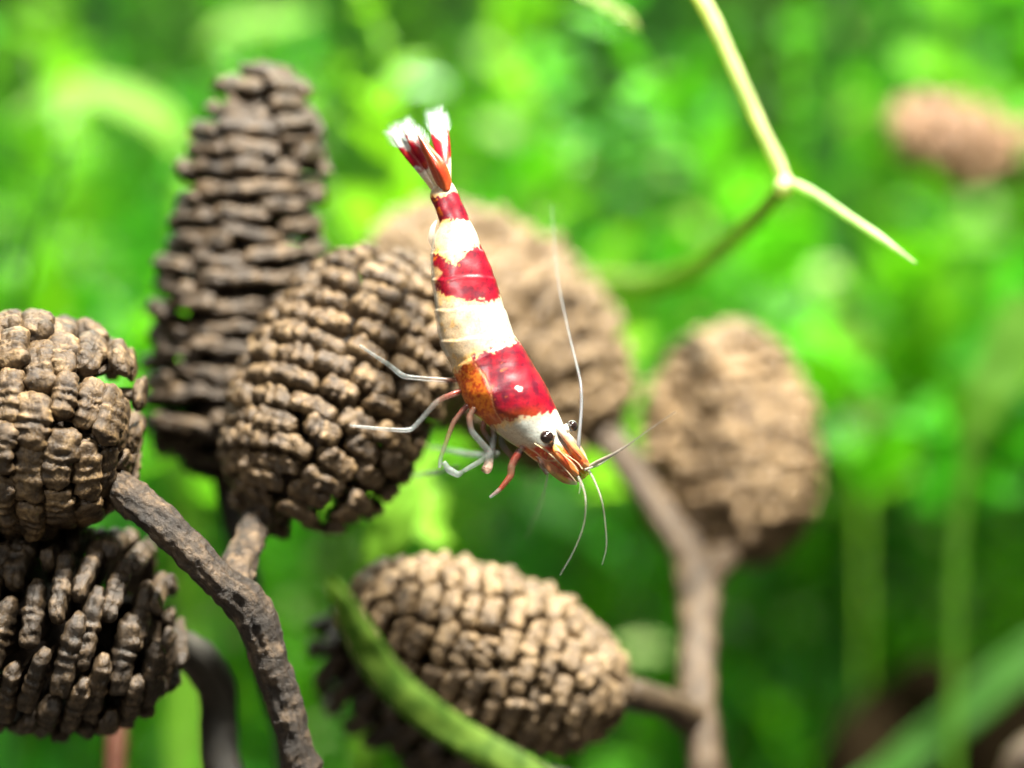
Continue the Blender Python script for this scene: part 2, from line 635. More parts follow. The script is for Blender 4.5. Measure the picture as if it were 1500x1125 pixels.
S_LUMP = variants(14, 100, M_CONE, w=.30, t=.138, lo=4, hi=3, k_s=.009, lump=1.15, fine=1.3)
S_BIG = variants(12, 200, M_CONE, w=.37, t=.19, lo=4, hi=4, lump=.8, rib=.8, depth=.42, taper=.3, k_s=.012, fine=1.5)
S_OPEN = variants(12, 300, M_CONE_DARK, w=.46, t=.13, lo=5, hi=3, rib=1.0, taper=.8, depth=.42, k_s=.014, lump=.7, fine=1.3)
S_PLATE = variants(10, 400, M_CONE_BLACK, w=.40, t=.115, lo=4, hi=2, sub=4, lump=1.4, k_s=.014, fine=1.8, taper=.7)
S_PALE = variants(8, 500, M_CONE_PALE, w=.25, t=.135, lo=3, hi=2, sub=3, taper=.4, k_s=.012, lump=2.0)
S_LOW = variants(12, 600, M_CONE_PALE, w=.265, t=.13, lo=3, hi=3, k_s=.01, lump=1.3, fine=1.3, taper=.6)
S_FAR = variants(6, 700, M_CONE_ORANGE, w=.25, t=.15, lo=3, hi=2, sub=3, taper=.3, k_s=.02, lump=.8)

# the sharp sprig on the left: three cones on one knobbly twig
left = thing('alder_sprig', 'dark knobbly twig carrying three sharp brown cones, left of the shrimp', 'sprig', P(440, 1400, .6), 'sprigs of alder cones')


def put(obj_children_of, loc):
    """parts are modelled in place; the thing's Empty stands at its base"""
    for ch in obj_children_of.children:
        ch.matrix_parent_inverse = Matrix.Translation(-Vector(loc))


tube('twig', [P(165, 705, .25), P(215, 745, .15), P(262, 790, .1), P(318, 848, .12), P(366, 892, .2), P(402, 985, .3), P(432, 1090, .4), P(452, 1190, .5), P(450, 1500, .7), P(445, 2100, .9)],
     [.09, .11, .11, .105, .13, .112, .112, .12, .15, .2], M_TWIG, left, n=380, seg=56, rough=.015, freq=11, ridge=1.2, seed=3)
c1 = build_cone(left, P(192, 652, .45), P(-190, 575, .35), .69, S_BIG, .36, .182, ovoid(.85), tilt=.4, seed=11, core=.5, jit=.7, helix=3, width=.98, opening=.3, skew=.08)
tube('stalk', [P(205, 742, .2), P(172, 712, .26), P(140, 672, .4)], [.11, .10, .07], M_TWIG, c1, n=24, seg=20, rough=.018, freq=9)
c3 = build_cone(left, P(402, 748, .95), P(608, 372, 1.35), .63, S_LUMP, .295, .145, ovoid(.95, 2.2), tilt=.5, seed=23, core=.5, jit=.5, helix=4, width=.97, opening=.4, skew=.1)
tube('stalk', [P(352, 892, .2), P(348, 845, .35), P(366, 790, .7), P(395, 725, .95)], [.085, .10, .095, .08], M_TWIG, c3, n=90, seg=40, rough=.026, freq=13, seed=5, ridge=.6)
c2 = build_cone(left, P(258, 935, .75), P(-180, 905, .6), .655, S_OPEN, .42, .19, ovoid(.8, 2.3), tilt=.25, seed=31, core=.45, jit=.6, helix=3, width=1.05, skew=-.15)
tube('stalk', [P(452, 1600, .8), P(385, 1290, 1.25), P(325, 1120, 1.35), P(318, 1020, 1.3), P(290, 965, 1.1), P(235, 935, .8)], [.12, .13, .125, .125, .125, .09], M_TWIG_DARK, c2, n=50, seg=20, rough=.015, freq=6)

# the tall dark cone at the back left
tall = thing('alder_sprig', 'tall dark open cone standing behind the sharp cones, blurred', 'sprig', P(300, 1300, 2.4), 'sprigs of alder cones')
c4 = build_cone(tall, P(312, 690, 2.1), P(390, 95, 1.9), .585, S_PLATE, .37, .15, lambda t: max(0, 1 - abs(2 * t ** .9 - 1) ** 3.6) ** .5 * (1 - .22 * t), tilt=.12, seed=41, core=.55, jit=1.0, helix=4, width=1.02, skew=.06)
tube('stalk', [P(450, 2000, 2.2), P(430, 1200, 2.0), P(392, 980, 1.9), P(352, 800, 2.0), P(315, 640, 2.1)], [.16, .10, .085, .085, .08], M_TWIG_DARK, c4, n=30, seg=16, rough=.015)

# the blurred sprig on the right: three pale cones on a forked twig
right = thing('alder_sprig', 'forked twig with three tan cones and a dark one, right of the shrimp', 'sprig', P(1040, 1400, 2.6), 'sprigs of alder cones')
tube('twig', [P(880, 630, 3.6), P(915, 672, 3.5), P(955, 735, 3.4), P(1000, 800, 3.2), P(1022, 850, 3.05), P(1024, 940, 2.7), P(1022, 1040, 2.5), P(1035, 1130, 2.4), P(1045, 1250, 2.5), P(1040, 2000, 2.8)],
     [.11, .115, .115, .12, .15, .125, .125, .13, .15, .2], M_TWIG_PALE, right, n=90, seg=24, rough=.02, freq=5, seed=9, ridge=.5)
c5 = build_cone(right, P(885, 640, 3.7), P(560, 330, 4.2), .76, S_PALE, .245, .14, ovoid(.9), tilt=.25, seed=51, core=.84, jit=1.3, joined=True)
c6 = build_cone(right, P(1090, 832, 3.8), P(1055, 470, 4.0), .635, S_PALE, .245, .135, ovoid(.92, 2.0), tilt=.25, seed=61, core=.9, jit=.6, joined=True, helix=1)
tube('stalk', [P(1018, 868, 3.0), P(1048, 830, 3.3), P(1078, 790, 3.7)], [.10, .115, .09], M_TWIG_PALE, c6, n=24, seg=18, rough=.014)
c7 = build_cone(right, P(912, 1038, 1.65), P(500, 868, 1.25), .545, S_LOW, .255, .138, ovoid(.84, 1.9), tilt=.5, seed=71, core=.55, jit=.4, width=.97, helix=3)
c7b = build_cone(right, P(770, 1135, 2.4), P(452, 915, 2.1), .42, S_OPEN, .40, .19, ovoid(.95, 2.2), tilt=.3, seed=77, core=.5, jit=.8, helix=2)
tube('stalk', [P(1040, 1180, 2.45), P(900, 1175, 2.5), P(760, 1128, 2.4)], [.10, .09, .08], M_TWIG_DARK, c7b, n=24, seg=16, rough=.012)
tube('stalk', [P(1026, 1060, 2.5), P(975, 1032, 2.1), P(925, 1018, 1.75), P(870, 1005, 1.6)], [.12, .10, .105, .09], M_TWIG_PALE, c7, n=30, seg=18, rough=.014)

# two more cones far behind at the right edge, only just in the picture
far = thing('alder_sprig', 'very blurred light brown cones at the right edge, above the pale cones', 'sprig', P(1700, 1400, 7), 'sprigs of alder cones')
c8 = build_cone(far, P(1500, 238, 6.6), P(1300, 178, 6.4), .33, S_FAR, .25, .15, ovoid(.9), tilt=.2, seed=81, core=.85, joined=True)
tube('stalk', [P(1700, 1900, 7.2), P(1690, 900, 7.2), P(1640, 420, 7.1), P(1560, 260, 6.8), P(1470, 226, 6.6)], [.2, .14, .12, .1, .08], M_TWIG_PALE, c8, n=40, seg=14, rough=.02)
c9 = build_cone(far, P(1640, 250, 7.0), P(1484, 212, 6.7), .34, S_FAR, .25, .15, ovoid(.9), tilt=.2, seed=91, core=.85, joined=True)

for t in (left, tall, right, far):
    put(t, t.location)

# ------------------------------------------------------------------ the shrimp
shrimp = thing('shrimp', 'red and white banded shrimp swimming head down before the cones', 'shrimp', P(735, 560, 0))
ST = [((641, 259), (654, 254)), ((630, 284), (667, 276)), ((637, 304), (677, 297)), ((643, 328), (688, 321)), ((633, 352), (698, 342)),
      ((631, 374), (707, 364)), ((632, 400), (719, 391)), ((635, 427), (729, 420)), ((637, 452), (737, 446)), ((640, 480), (746, 471)),
      ((647, 507), (754, 493)), ((660, 534), (769, 515)), ((670, 558), (786, 542)), ((678, 582), (799, 564)), ((693, 604), (810, 587)),
      ((717, 625), (819, 607)), ((741, 644), (827, 626)), ((762, 658), (834, 642)), ((782, 673), (843, 656)), ((800, 685), (851, 667)), ((819, 696), (857, 677)), ((837, 704), (861, 686)), ((849, 706), (863, 694))]


def sstep(a, b, x):
    t = min(1, max(0, (x - a) / (b - a)))
    return t * t * (3 - 2 * t)


def lerp(a, b, t):
    return tuple(p + (q - p) * t for p, q in zip(a, b))


def interp(xs, ys, x):
    return float(np.interp(x, xs, ys))


RED = (0.19, 0.0013, 0.010)
DEEP = (0.07, 0.0013, 0.010)
ORANGE = (0.42, 0.085, 0.008)
CREAM = (0.39, 0.295, 0.18)
WHITE = (0.345, 0.33, 0.285)
GOLD = (0.55, 0.30, 0.06)
GREY = (0.36, 0.40, 0.37)


def pigment(s, u, p):
    """colour of the shell at station s and lateral place u (-1 belly edge, 1 back), p a point for the mottling"""
    n1 = noise.noise(p * 9.0)
    n2 = noise.noise(p * 24.0 + Vector((5, 1, 2)))
    n3 = noise.noise(p * 60.0 + Vector((1, 7, 2)))
    rag = 0.20 * n1 + 0.22 * n2 + 0.22 * n3
    sr = s + rag
    cream = lerp(CREAM, WHITE, sstep(-.5, .55, u + .25 * n1))
    grain = 0.9 + .12 * n3
    cream = tuple(c * grain for c in cream)
    cream = lerp(cream, (.12, .11, .10), sstep(.36, .62, n3 + .25 * n2) * .55)
    cream = lerp(cream, GOLD, sstep(.30, .6, n2 + .3 * n3 - .35 * (u + .3)) * .45)
    red = lerp(RED, DEEP, min(1, max(0, .25 + 1.1 * n2 + .9 * n1)))
    red = lerp(red, DEEP, sstep(.0, .45, n3 + .4 * n2) * .6)
    red = lerp(red, ORANGE, sstep(.25, .6, n2 + .35 * n3 - .45 * (u + .6)))
    gold_edge = lambda x: math.exp(-(x / .26) ** 2) * (.55 + .45 * sstep(-.3, .3, -u))
    # (start, end) of the red bands, each edge a function of u
    e1 = 1.2 + .3 * n1
    e2 = 2.85 + .12 * u
    e3 = interp([-1, -.7, -.2, .25, 1], [4.75, 5.0, 5.85, 5.2, 4.72], u)
    e4 = interp([-1, -.6, -.15, .3, 1], [6.75, 7.25, 7.6, 7.75, 7.55], u)
    e5 = interp([-1, -.6, -.3, .2, 1], [11.5, 11.15, 10.9, 10.62, 10.35], u)
    e6 = interp([-1, 0, 1], [15.0, 14.75, 14.65], u)
    alpha = 1.0
    col = cream
    if s < 0.15 + .2 * n1:
        col = lerp(RED, ORANGE, .3)
    def band(a, b, base):
        k = sstep(-.07, .07, sr - a) * sstep(-.07, .07, b - sr)
        g = max(gold_edge(sr - a), gold_edge(sr - b))
        c = lerp(col, GOLD, g * .7 * (1 if k < .5 else .35))
        return lerp(c, base, k)
    if s < 4:
        col = band(e1, e2, red)
    elif s < 9:
        rb = red
        # a pale wedge enters from the belly edge where the two banded segments overlap
        wedge = sstep(.0, .25, (-.55 - u) - abs(s - 6.05) * .55 + .12 * n2)
        rb = lerp(rb, lerp(CREAM, GOLD, .35), wedge)
        col = band(e3, e4, rb)
    else:
        us = interp([10.5, 11, 12, 13, 14, 15, 15.6], [-.42, -.40, -.29, -.31, -.46, -.60, -.8], s) + .02 * n1
        side = lerp((0.46, 0.13, 0.012), (0.28, 0.035, 0.006), sstep(-.35, .45, n3 + .6 * n2))
        k = sstep(-.16, .12, u - us + .12 * n2)
        rb = lerp(side, red, k)
        rb = lerp(rb, lerp(ORANGE, DEEP, .4), sstep(.9, .1, e6 - s) * .75 * sstep(.7, -.2, u + .4 * n1))
        rb = lerp(rb, (.62, .30, .12), math.exp(-((u - us) / .014) ** 2) * .55)
        wh = cream if s < 13 else lerp(lerp(CREAM, WHITE, .35), lerp(WHITE, GREY, .55 + .5 * n1), sstep(-.55, .0, u))
        if s > 13:
            dk = sstep(.28, .5, n2 + .3 * n1 - .1)
            wh = lerp(wh, (.20, .21, .18), dk * .6 * sstep(-.4, 0, u) * sstep(.9, .5, u))
        col = wh
        col = band(e5, e6, rb)
        if s > 12 and s < 15:
            dd = math.hypot((s - 12.98) * .09, (u - .36) * .24)
            col = lerp(col, (.6, .58, .54), sstep(.022, .012, dd + .006 * n3))
        if s > 16.5:
            w_ = .06 * n1 + .03 * n2
            o_ = lerp((.40, .085, .012), (.34, .03, .012), sstep(-.2, .35, n2 + .5 * n1))
            o_ = lerp(o_, (.42, .22, .07), sstep(.1, .5, n3 + .4 * n1))
            for uc, uw in ((-.62, .035), (-.18, .03), (.22, .03), (.66, .05)):
                o_ = lerp(o_, (.50, .36, .22), math.exp(-((u - uc - w_) / uw) ** 2) * .85)
            for sc_ in (18.6, 19.9):
                o_ = lerp(o_, (.46, .33, .2), math.exp(-((s - sc_ + .5 * u * u) / .09) ** 2) * .6)
            dkz = math.exp(-((u + .40) / .10) ** 2) * sstep(17.6, 18.2, s)
            o_ = lerp(o_, (.10, .05, .03), dkz * .55)
            col = lerp(col, o_, sstep(16.9, 17.5, sr - .55 * u))
        if s > 19.5:
            alpha = 1 - .45 * sstep(19.5, 22, s)
    # the side plates of the tail end in a clear margin
    if 3.2 < s < 10.6:
        mar = sstep(-.86, -.97, u + .04 * n1)
        alpha = min(alpha, 1 - .62 * mar)
        col = lerp(col, (.62, .60, .52), mar * .8)
    return (*[max(0.0, c) for c in col], alpha)


def body_mesh():
    Ls = [P(*l) for l, r in ST]
    Rs = [P(*r) for l, r in ST]
    nS, nT = 420, 168
    Lc, _ = catmull(Ls, [0] * len(Ls), nS)
    Rc, _ = catmull(Rs, [0] * len(Rs), nS)
    V, F, CC = [], [], []
    joints = [0.35, 3.0, 4.9, 6.35, 8.1, 9.75]         # hind edges of the tail segments
    for i in range(nS):
        s = i / (nS - 1) * (len(ST) - 1)
        l, r = Vector(Lc[i]), Vector(Rc[i])
        c = (l + r) / 2
        h = (r - l).length / 2
        N = (r - l).normalized()
        B = Vector((0, -1, 0))
        dep = h * interp([0, 3, 8, 11, 13, 16, 19, 22], [.85, .78, .74, .80, .86, .82, .8, .7], s)
        c = c + Vector((0, interp([0, 8, 12, 17, 22], [.10, .02, 0, -.04, -.06], s), 0))
        ax = N.cross(B)
        for j in range(nT):
            th = 2 * math.pi * j / nT
            u = math.cos(th)
            # each tail segment overlaps the next towards the tail: a small lip at its hind edge
            lip = 0.0
            for jn in joints:
                bend = jn + .22 * (u * u) - (.55 * max(0, -u - .55))
                x = s - bend
                if -0.5 < x < 1.6:
                    lip += .032 * sstep(-.10, .10, x) * math.exp(-max(0, x) * 1.6) * (1 + .4 * max(0, -u - .4))
            if s > 10.3:
                x = s - (10.75 - .45 * u)
                lip += .03 * sstep(-.12, .12, x) * math.exp(-max(0, x) * .8)
            belly = 1 - .16 * max(0, -u - .35) * sstep(10.5, 12, s)
            wid = math.copysign(abs(math.sin(th)) ** .92, math.sin(th))
            p0 = c + N * (u * h) + B * (wid * dep * belly)
            nn = (N * u + B * math.sin(th)).normalized()
            gr = 0.0
            if 11 < s < 15.6:
                us = interp([10.5, 11, 12, 13, 14, 15, 15.6], [-.42, -.40, -.29, -.31, -.46, -.60, -.8], s)
                gr = -.004 * math.exp(-((u - us) / .025) ** 2)
            p = p0 + nn * (lip * h + gr * h * 2 + .004 * noise.noise(p0 * 14))
            V.append(p)
            CC.append(pigment(s, u, p0 if math.sin(th) > -0.05 else p0 + Vector((3, 0, 3))))
    for i in range(nS - 1):
        for j in range(nT):
            k = (j + 1) % nT
            F.append((i * nT + j, i * nT + k, (i + 1) * nT + k, (i + 1) * nT + j))
    F.append(tuple(range(nT - 1, -1, -1)))
    F.append(tuple((nS - 1) * nT + j for j in range(nT)))
    me = mesh('body', V, F)
    set_col(me, CC)
    return me


M_SHELL = pigment_mat('shrimp_shell', .36, coat=.15)
body = link('body', body_mesh(), M_SHELL, shrimp)

Z2 = lambda x, y, d=0: P(500 + x / 3.75, 480 + y / 3.75, d)
Z3 = lambda x, y, d=0: P(700 + x / 3.75, 560 + y / 3.75, d)
Z1 = lambda x, y, d=0: P(500 + x / 2.813, 140 + y / 2.813, d)
px = lambda n: n / K


def limb(name, pts, radii, colors, parent, mat, seg=14, n=70, flat=1.0, alpha=.6, streak=None):
    """a jointed limb whose pigment runs from root to tip"""
    V, F = tube_data(pts, radii, n=n, seg=seg, flat=flat)
    me = mesh(name, V, F)
    CC = []
    for i in range(n):
        t = i / (n - 1) * (len(colors) - 1)
        k = min(int(t), len(colors) - 2)
        for j in range(seg):
            q = noise.noise(Vector(V[i * seg + j]) * 30)
            c = lerp(colors[k], colors[k + 1], min(1, max(0, t - k + .35 * q)))
            al = c[3] if len(c) > 3 else alpha
            if streak:
                w_ = noise.noise(Vector((math.cos(2 * math.pi * j / seg) * 2.2, math.sin(2 * math.pi * j / seg) * 2.2, i * .06))) + .6 * q
                c = lerp(c[:3], streak, sstep(.15, .5, w_))
            CC.append((*c[:3], al))
    CC += [CC[0], CC[-1]]
    set_col(me, CC)
    return link(name, me, mat, parent)


M_LIMB = pigment_mat('shrimp_limb', .32, coat=.05)
CL = (.12, .13, .125, .30)
CLB = (.22, .25, .25, .42)
RL = (.22, .03, .018, .6)
RP = (.16, .08, .055, .42)


def leg(zpts, rad, cols, deps, n=80):
    pts = [Z2(x, y, d) for (x, y), d in zip(zpts, deps)]
    return limb('leg', pts, [px(r * .86) for r in rad], cols, shrimp, M_LIMB, n=n)


def bent(zpts):
    """double the knees so that a smooth curve keeps its bends"""
    out_ = [zpts[0]]
    for a, b_, c_ in zip(zpts, zpts[1:], zpts[2:]):
        out_.append((b_[0] + (a[0] - b_[0]) * .16, b_[1] + (a[1] - b_[1]) * .16))
        out_.append((b_[0] + (c_[0] - b_[0]) * .16, b_[1] + (c_[1] - b_[1]) * .16))
    out_.append(zpts[-1])
    return out_


def leg_b(zpts, rad, cols, d0, d1, n=90):
    z = bent(zpts)
    m_ = len(z)
    rr_ = []
    for i in range(m_):
        t = i / (m_ - 1) * (len(rad) - 1)
        k = min(int(t), len(rad) - 2)
        bulge = .35 if 0 < i < m_ - 1 and i % 2 == 0 else 0
        rr_.append(rad[k] + (rad[k + 1] - rad[k]) * (t - k) + bulge)
    deps = [d0 + (d1 - d0) * i / (m_ - 1) for i in range(m_)]
    return leg(z, rr_, cols, deps, n)


leg_b([(668, 282), (595, 290), (345, 270), (262, 205), (100, 98)], [4.6, 4.4, 4.6, 3.9, 2.4], [RL, RP, CL, CLB, CL, CLB], -.02, -.12)
leg_b([(690, 335), (630, 358), (530, 400), (385, 562), (265, 560), (48, 538)], [4.8, 4.6, 4.6, 4.2, 3.8, 2.2], [RL, RL, RP, CL, CLB, CL, CLB], -.05, -.15)
leg_b([(720, 410), (680, 440), (615, 520), (545, 715), (540, 770)], [4.8, 4.6, 4.3, 3.6, 3.0], [RL, RL, RP, RP, CL, CLB], -.05, -.05)
leg_b([(560, 738), (590, 780), (640, 808), (675, 785)], [4.5, 6.0, 5.5, 3.5], [CLB, CLB, CLB, CL], -.16, -.15, 50)
leg_b([(735, 440), (702, 490), (715, 570), (820, 690), (770, 730), (675, 785)], [5.5, 5.2, 5.0, 5.6, 4.4, 3.8], [RP, RP, CL, CL, CL, CLB], -.12, -.15)
leg_b([(790, 500), (775, 560), (830, 640), (850, 720)], [4.5, 4.5, 4.0, 3.0], [RL, RP, CL, CL], -.05, -.05, 60)
leg_b([(830, 530), (840, 600), (815, 720), (800, 780), (770, 770)], [5.0, 5.0, 6.5, 9.0, 4.0], [RP, CL, CL, (.5, .32, .25, .75), RP], -.1, -.12, 60)
leg_b([(880, 570), (880, 640), (930, 700), (950, 745)], [5.0, 5.5, 5.2, 4.0], [CL, CL, RP, RP], -.02, -.02, 60)
leg_b([(1010, 640), (972, 690), (935, 760), (930, 815), (870, 890), (815, 932)], [5.5, 7.0, 6.8, 6.0, 4.2, 2.4], [CL, RL, RP, (.16, .05, .03, .6), RL, CLB], -.1, -.12)
leg_b([(1080, 690), (1095, 740), (1130, 805)], [4, 4.5, 3.5], [RP, RP, CL], -.1, -.12, 40)
# the far side's legs, out of focus behind
leg_b([(860, 690), (780, 700), (700, 694), (600, 675), (485, 655)], [3.8, 4.2, 4.4, 3.8, 2.6], [CL, CLB, CLB, CL], .5, 1.0, 60)
leg_b([(640, 760), (545, 790), (470, 803), (370, 818)], [3.6, 4.2, 4.4, 2.8], [CL, CLB, CLB, CL], .5, 1.0, 60)

# head appendages
M_ORANGE = pigment_mat('shrimp_head_parts', .38, coat=.05)
OA, OB, OC_ = (.46, .11, .015, .9), (.50, .26, .10, .85), (.36, .05, .02, .9)
limb('peduncle', [Z3(415, 335, -.12), Z3(440, 385, -.165), Z3(480, 435, -.165), Z3(515, 478, -.15), Z3(545, 508, -.12)], [px(4), px(7), px(7), px(6), px(4)], [OA, OA, OC_, OA, OB], shrimp, M_ORANGE, n=50, seg=28, streak=(.46, .24, .08))
limb('peduncle', [Z3(470, 300, -.06), Z3(510, 350, -.1), Z3(550, 400, -.11), Z3(582, 440, -.11), Z3(610, 470, -.1)], [px(4), px(7), px(7), px(6.5), px(4)], [OB, OA, OA, OC_, OB], shrimp, M_ORANGE, n=50, seg=28, streak=(.46, .24, .08))
limb('antennal_scale', [Z3(290, 345, -.06), Z3(345, 405, -.10), Z3(410, 470, -.11), Z3(480, 530, -.10), Z3(545, 558, -.08)], [px(3), px(8), px(9), px(7), px(2)], [(.46, .28, .11, .8), (.34, .11, .03, .7), (.32, .15, .07, .6), (.30, .06, .04, .6), (.5, .42, .36, .5)], shrimp, M_ORANGE, n=60, seg=32, flat=.4, streak=(.42, .2, .07))
limb('antennal_scale', [Z3(470, 270, .08), Z3(520, 335, .08), Z3(565, 390, .08), Z3(603, 445, .06)], [px(4), px(7), px(6), px(2)], [(.42, .4, .34, .8), (.4, .36, .3, .7), (.4, .24, .15, .7), (.42, .38, .33, .6)], shrimp, M_ORANGE, n=50, seg=20, flat=.4)
limb('rostrum', [Z3(395, 170, -.10), Z3(445, 250, -.13), Z3(500, 330, -.14), Z3(555, 398, -.14), Z3(590, 445, -.12)], [px(4), px(6), px(4.5), px(2.6), px(.7)], [(.46, .45, .4, 1), (.46, .45, .4, 1), (.45, .22, .1, 1), (.42, .1, .04, .9), (.5, .3, .2, .8)], shrimp, M_ORANGE, n=60, seg=16)
limb('mouthpart', [Z3(335, 395, -.08), Z3(352, 450, -.08), Z3(378, 505, -.08)], [px(5), px(5), px(2)], [(.4, .25, .14, .6), (.42, .3, .2, .45), (.45, .2, .1, .6)], shrimp, M_ORANGE, n=30, seg=14)
# thin pale ridges along the head
for zs, dd in (([(310, 335), (370, 375), (440, 435), (505, 505), (540, 548)], -.175), ([(425, 350), (470, 400), (520, 445), (552, 490)], -.2), ([(480, 395), (545, 440), (575, 478)], -.15)):
    limb('head_ridge', [Z3(x, y, dd) for x, y in zs], [px(.8)] * len(zs), [(.5, .38, .22, .8), (.5, .42, .3, .7)], shrimp, M_ORANGE, n=30, seg=6)

M_ANT = pigment_mat('shrimp_antenna', .45, coat=0)
AC, AD = (.18, .17, .14, .55), (.2, .21, .19, .35)


def antenna(pts, rad, cols=(AC, AC, AD), n=90):
    return limb('antenna', pts, [px(r) for r in rad], list(cols), shrimp, M_ANT, n=n, seg=8)


antenna([Z3(552, 372, -.05), Z3(556, 300, -.05), Z3(568, 150, 0), Z3(566, 20, .05), P(846, 540, .15), P(831, 478, .35), P(816, 400, .6), P(808, 300, .9)], [2.9, 2.8, 2.6, 2.4, 2.1, 1.8, 1.4, .8], ((.15, .16, .17, .7), (.14, .15, .16, .62), (.14, .15, .15, .42), (.15, .17, .16, .15)))
antenna([Z3(600, 470, -.1), Z3(660, 438, -.15), Z3(740, 398, -.25), Z3(840, 335, -.3), Z3(950, 255, -.35), Z3(1085, 163, -.4)], [2.6, 3.2, 2.2, 1.1, .8, .5], ((.3, .27, .22, .7), (.26, .24, .21, .8), AC, AC))
antenna([Z3(585, 480, -.15), Z3(660, 455, -.12), Z3(728, 412, -.1)], [1.8, 1.8, .8], n=30)
antenna([Z3(548, 515, -.12), Z3(575, 570, -.2), Z3(592, 650, -.3), Z3(582, 780, -.3), Z3(530, 920, -.3), Z3(452, 1060, -.3)], [2.6, 1.9, 1.2, 1.0, .8, .55])
antenna([Z3(605, 480, -.1), Z3(640, 540, -.16), Z3(678, 640, -.25), Z3(697, 750, -.25), Z3(706, 900, -.25), Z3(682, 1003, -.25)], [2.4, 1.8, 1.2, 1.0, .8, .5])
antenna([Z3(560, 530, -.26), Z3(562, 570, -.27), Z3(556, 612, -.28)], [1.3, 1.0, .5], n=24)
antenna([Z3(385, 500, .1), Z3(370, 580, .4), Z3(335, 700, .9), Z3(270, 850, 1.3)], [1.6, 1.5, 1.3, .8], ((.4, .42, .38, .4), (.4, .45, .4, .3), (.4, .45, .4, .2)), n=40)

# eyes
m, nt, b, out = new_mat('eye_black')
tc = nt.nodes.new('ShaderNodeTexCoord')
vo = node(nt, 'ShaderNodeTexVoronoi', Scale=110.0)
nt.links.new(tc.outputs['Object'], vo.inputs['Vector'])
nt.links.new(ramp(nt, vo.outputs['Distance'], [(0.0, (.03, .018, .014)), (.7, (.008, .005, .005))]), b.inputs['Base Color'])
b.inputs['Roughness'].default_value = .12
b.inputs['Coat Weight'].default_value = 1.0
M_EYE = m
M_RIM = clear_mat('eye_rim', (.62, .52, .40), .8, .25)


def ball(name, c, r, mat, parent, sq=(1, 1, 1)):
    v, f = ICO[4]
    return link(name, mesh(name, [Vector(c) + Vector((x * r * sq[0], y * r * sq[1], z * r * sq[2])) for x, y, z in v], f), mat, parent)


def eye(c, r, root, rs):
    e = ball('eye', c, r, M_EYE, shrimp)
    # a pale cup holds the back of the eye, on a short stalk
    v = Vector(c) - Vector(root)
    limb('eyestalk', [Vector(root), Vector(root) + v * .3, Vector(root) + v * .55, Vector(root) + v * .75], [rs * .7, rs * .75, r * .82, r * .6], [(.62, .56, .46, 1), (.72, .68, .6, 1), (.70, .62, .5, .95)], e, M_LIMB, n=24, seg=20)


eye(P(801, 640, -.25), px(10.2), P(812, 631, -.10), px(7))
eye(P(838, 624, -.02), px(8.6), P(824, 631, -.02), px(8))

# tail fan: central telson and four side blades with a hair fringe
M_FAN = pigment_mat('tail_fan', .3)


def fan_blade(name, path, halfw, d, colf, thick=.012, fringe=True, fold=.015):
    """a thin curved plate; path from hinge to rim in photograph pixels, halfw in pixels"""
    pts = [P(x, y, dd) for (x, y), dd in zip(path, d)]
    c, hw = catmull(pts, halfw, 48)
    nW = 17
    V, CC, F = [], [], []
    for side in (1, -1):
        for i in range(48):
            t = Vector(c[min(i + 1, 47)] - c[max(i - 1, 0)]).normalized()
            nrm = Vector((0, -1, 0))
            w = t.cross(nrm).normalized()
            for j in range(nW):
                q = j / (nW - 1) * 2 - 1
                th = thick * (1 - q * q) ** .5 * side
                p = Vector(c[i]) + w * (q * hw[i, 0] / K) + nrm * (th + fold * (1 - q * q) * (1 - .5 * i / 47))
                V.append(p)
                CC.append(colf(i / 47, q, p))
    m_ = 48 * nW
    for k in (0, m_):
        for i in range(47):
            for j in range(nW - 1):
                f = (k + i * nW + j, k + i * nW + j + 1, k + (i + 1) * nW + j + 1, k + (i + 1) * nW + j)
                F.append(f if k else f[::-1])
    me = mesh(name, V, F)
    set_col(me, CC)
    o = link(name, me, M_FAN, shrimp)
    if fringe:
        HV, HF, HC = [], [], []
        t_end = Vector(c[-1] - c[-6]).normalized()
        w_end = t_end.cross(Vector((0, -1, 0))).normalized()
        for q in range(74):
            a = q / 73
            # along the rim: left edge, round the end, right edge
            if a < .25:
                i = int(36 + 11 * a / .25); e = -1.0
            elif a > .75:
                i = int(47 - 11 * (a - .75) / .25); e = 1.0
            else:
                i = 47; e = (a - .5) * 4
            root = Vector(c[i]) + w_end * (e * hw[i, 0] / K)
            dr = (t_end + w_end * (e * .55) + Vector((rng.normal() * .08, rng.normal() * .12, rng.normal() * .08))).normalized()
            ln = px(16) * (.75 + .4 * rng.random())
            sd = dr.cross(Vector((0, -1, 0))).normalized() * px(.3)
            k = len(HV)
            up_ = Vector((0, -px(.3), 0))
            HV += [root + sd, root - sd, root + up_, root + dr * ln]
            HF += [(k, k + 1, k + 3), (k + 1, k + 2, k + 3), (k + 2, k, k + 3)]
        fm = mesh('fringe', HV, HF)
        fo = link('fringe', fm, M_HAIR, o)
        fo['kind'] = 'stuff'
    return o


M_HAIR = clear_mat('fringe_hair', (.5, .62, .6), .4, .4)


def fan_col(red_a, red_b, side):
    def f(t, q, p):
        n1 = noise.noise(p * 16)
        n2 = noise.noise(p * 45)
        n = .10 * n1 + .08 * n2
        x = t + n
        base = lerp((.50, .38, .22), (.40, .42, .40), sstep(.15, .45, t))
        k = sstep(red_a - .03, red_a + .05, x + .10 * q * side) * sstep(red_b + .06, red_b - .04, x - .12 * abs(q))
        c = lerp(base, lerp(RED, ORANGE, max(0, n1) * .9), k)
        vein = math.exp(-(q / .05) ** 2)
        c = lerp(c, (.35, .2, .15), vein * .35)
        a = 1 - .55 * sstep(.93, 1.0, t) - .45 * sstep(.86, 1.0, abs(q))
        return (*c, a)
    return f


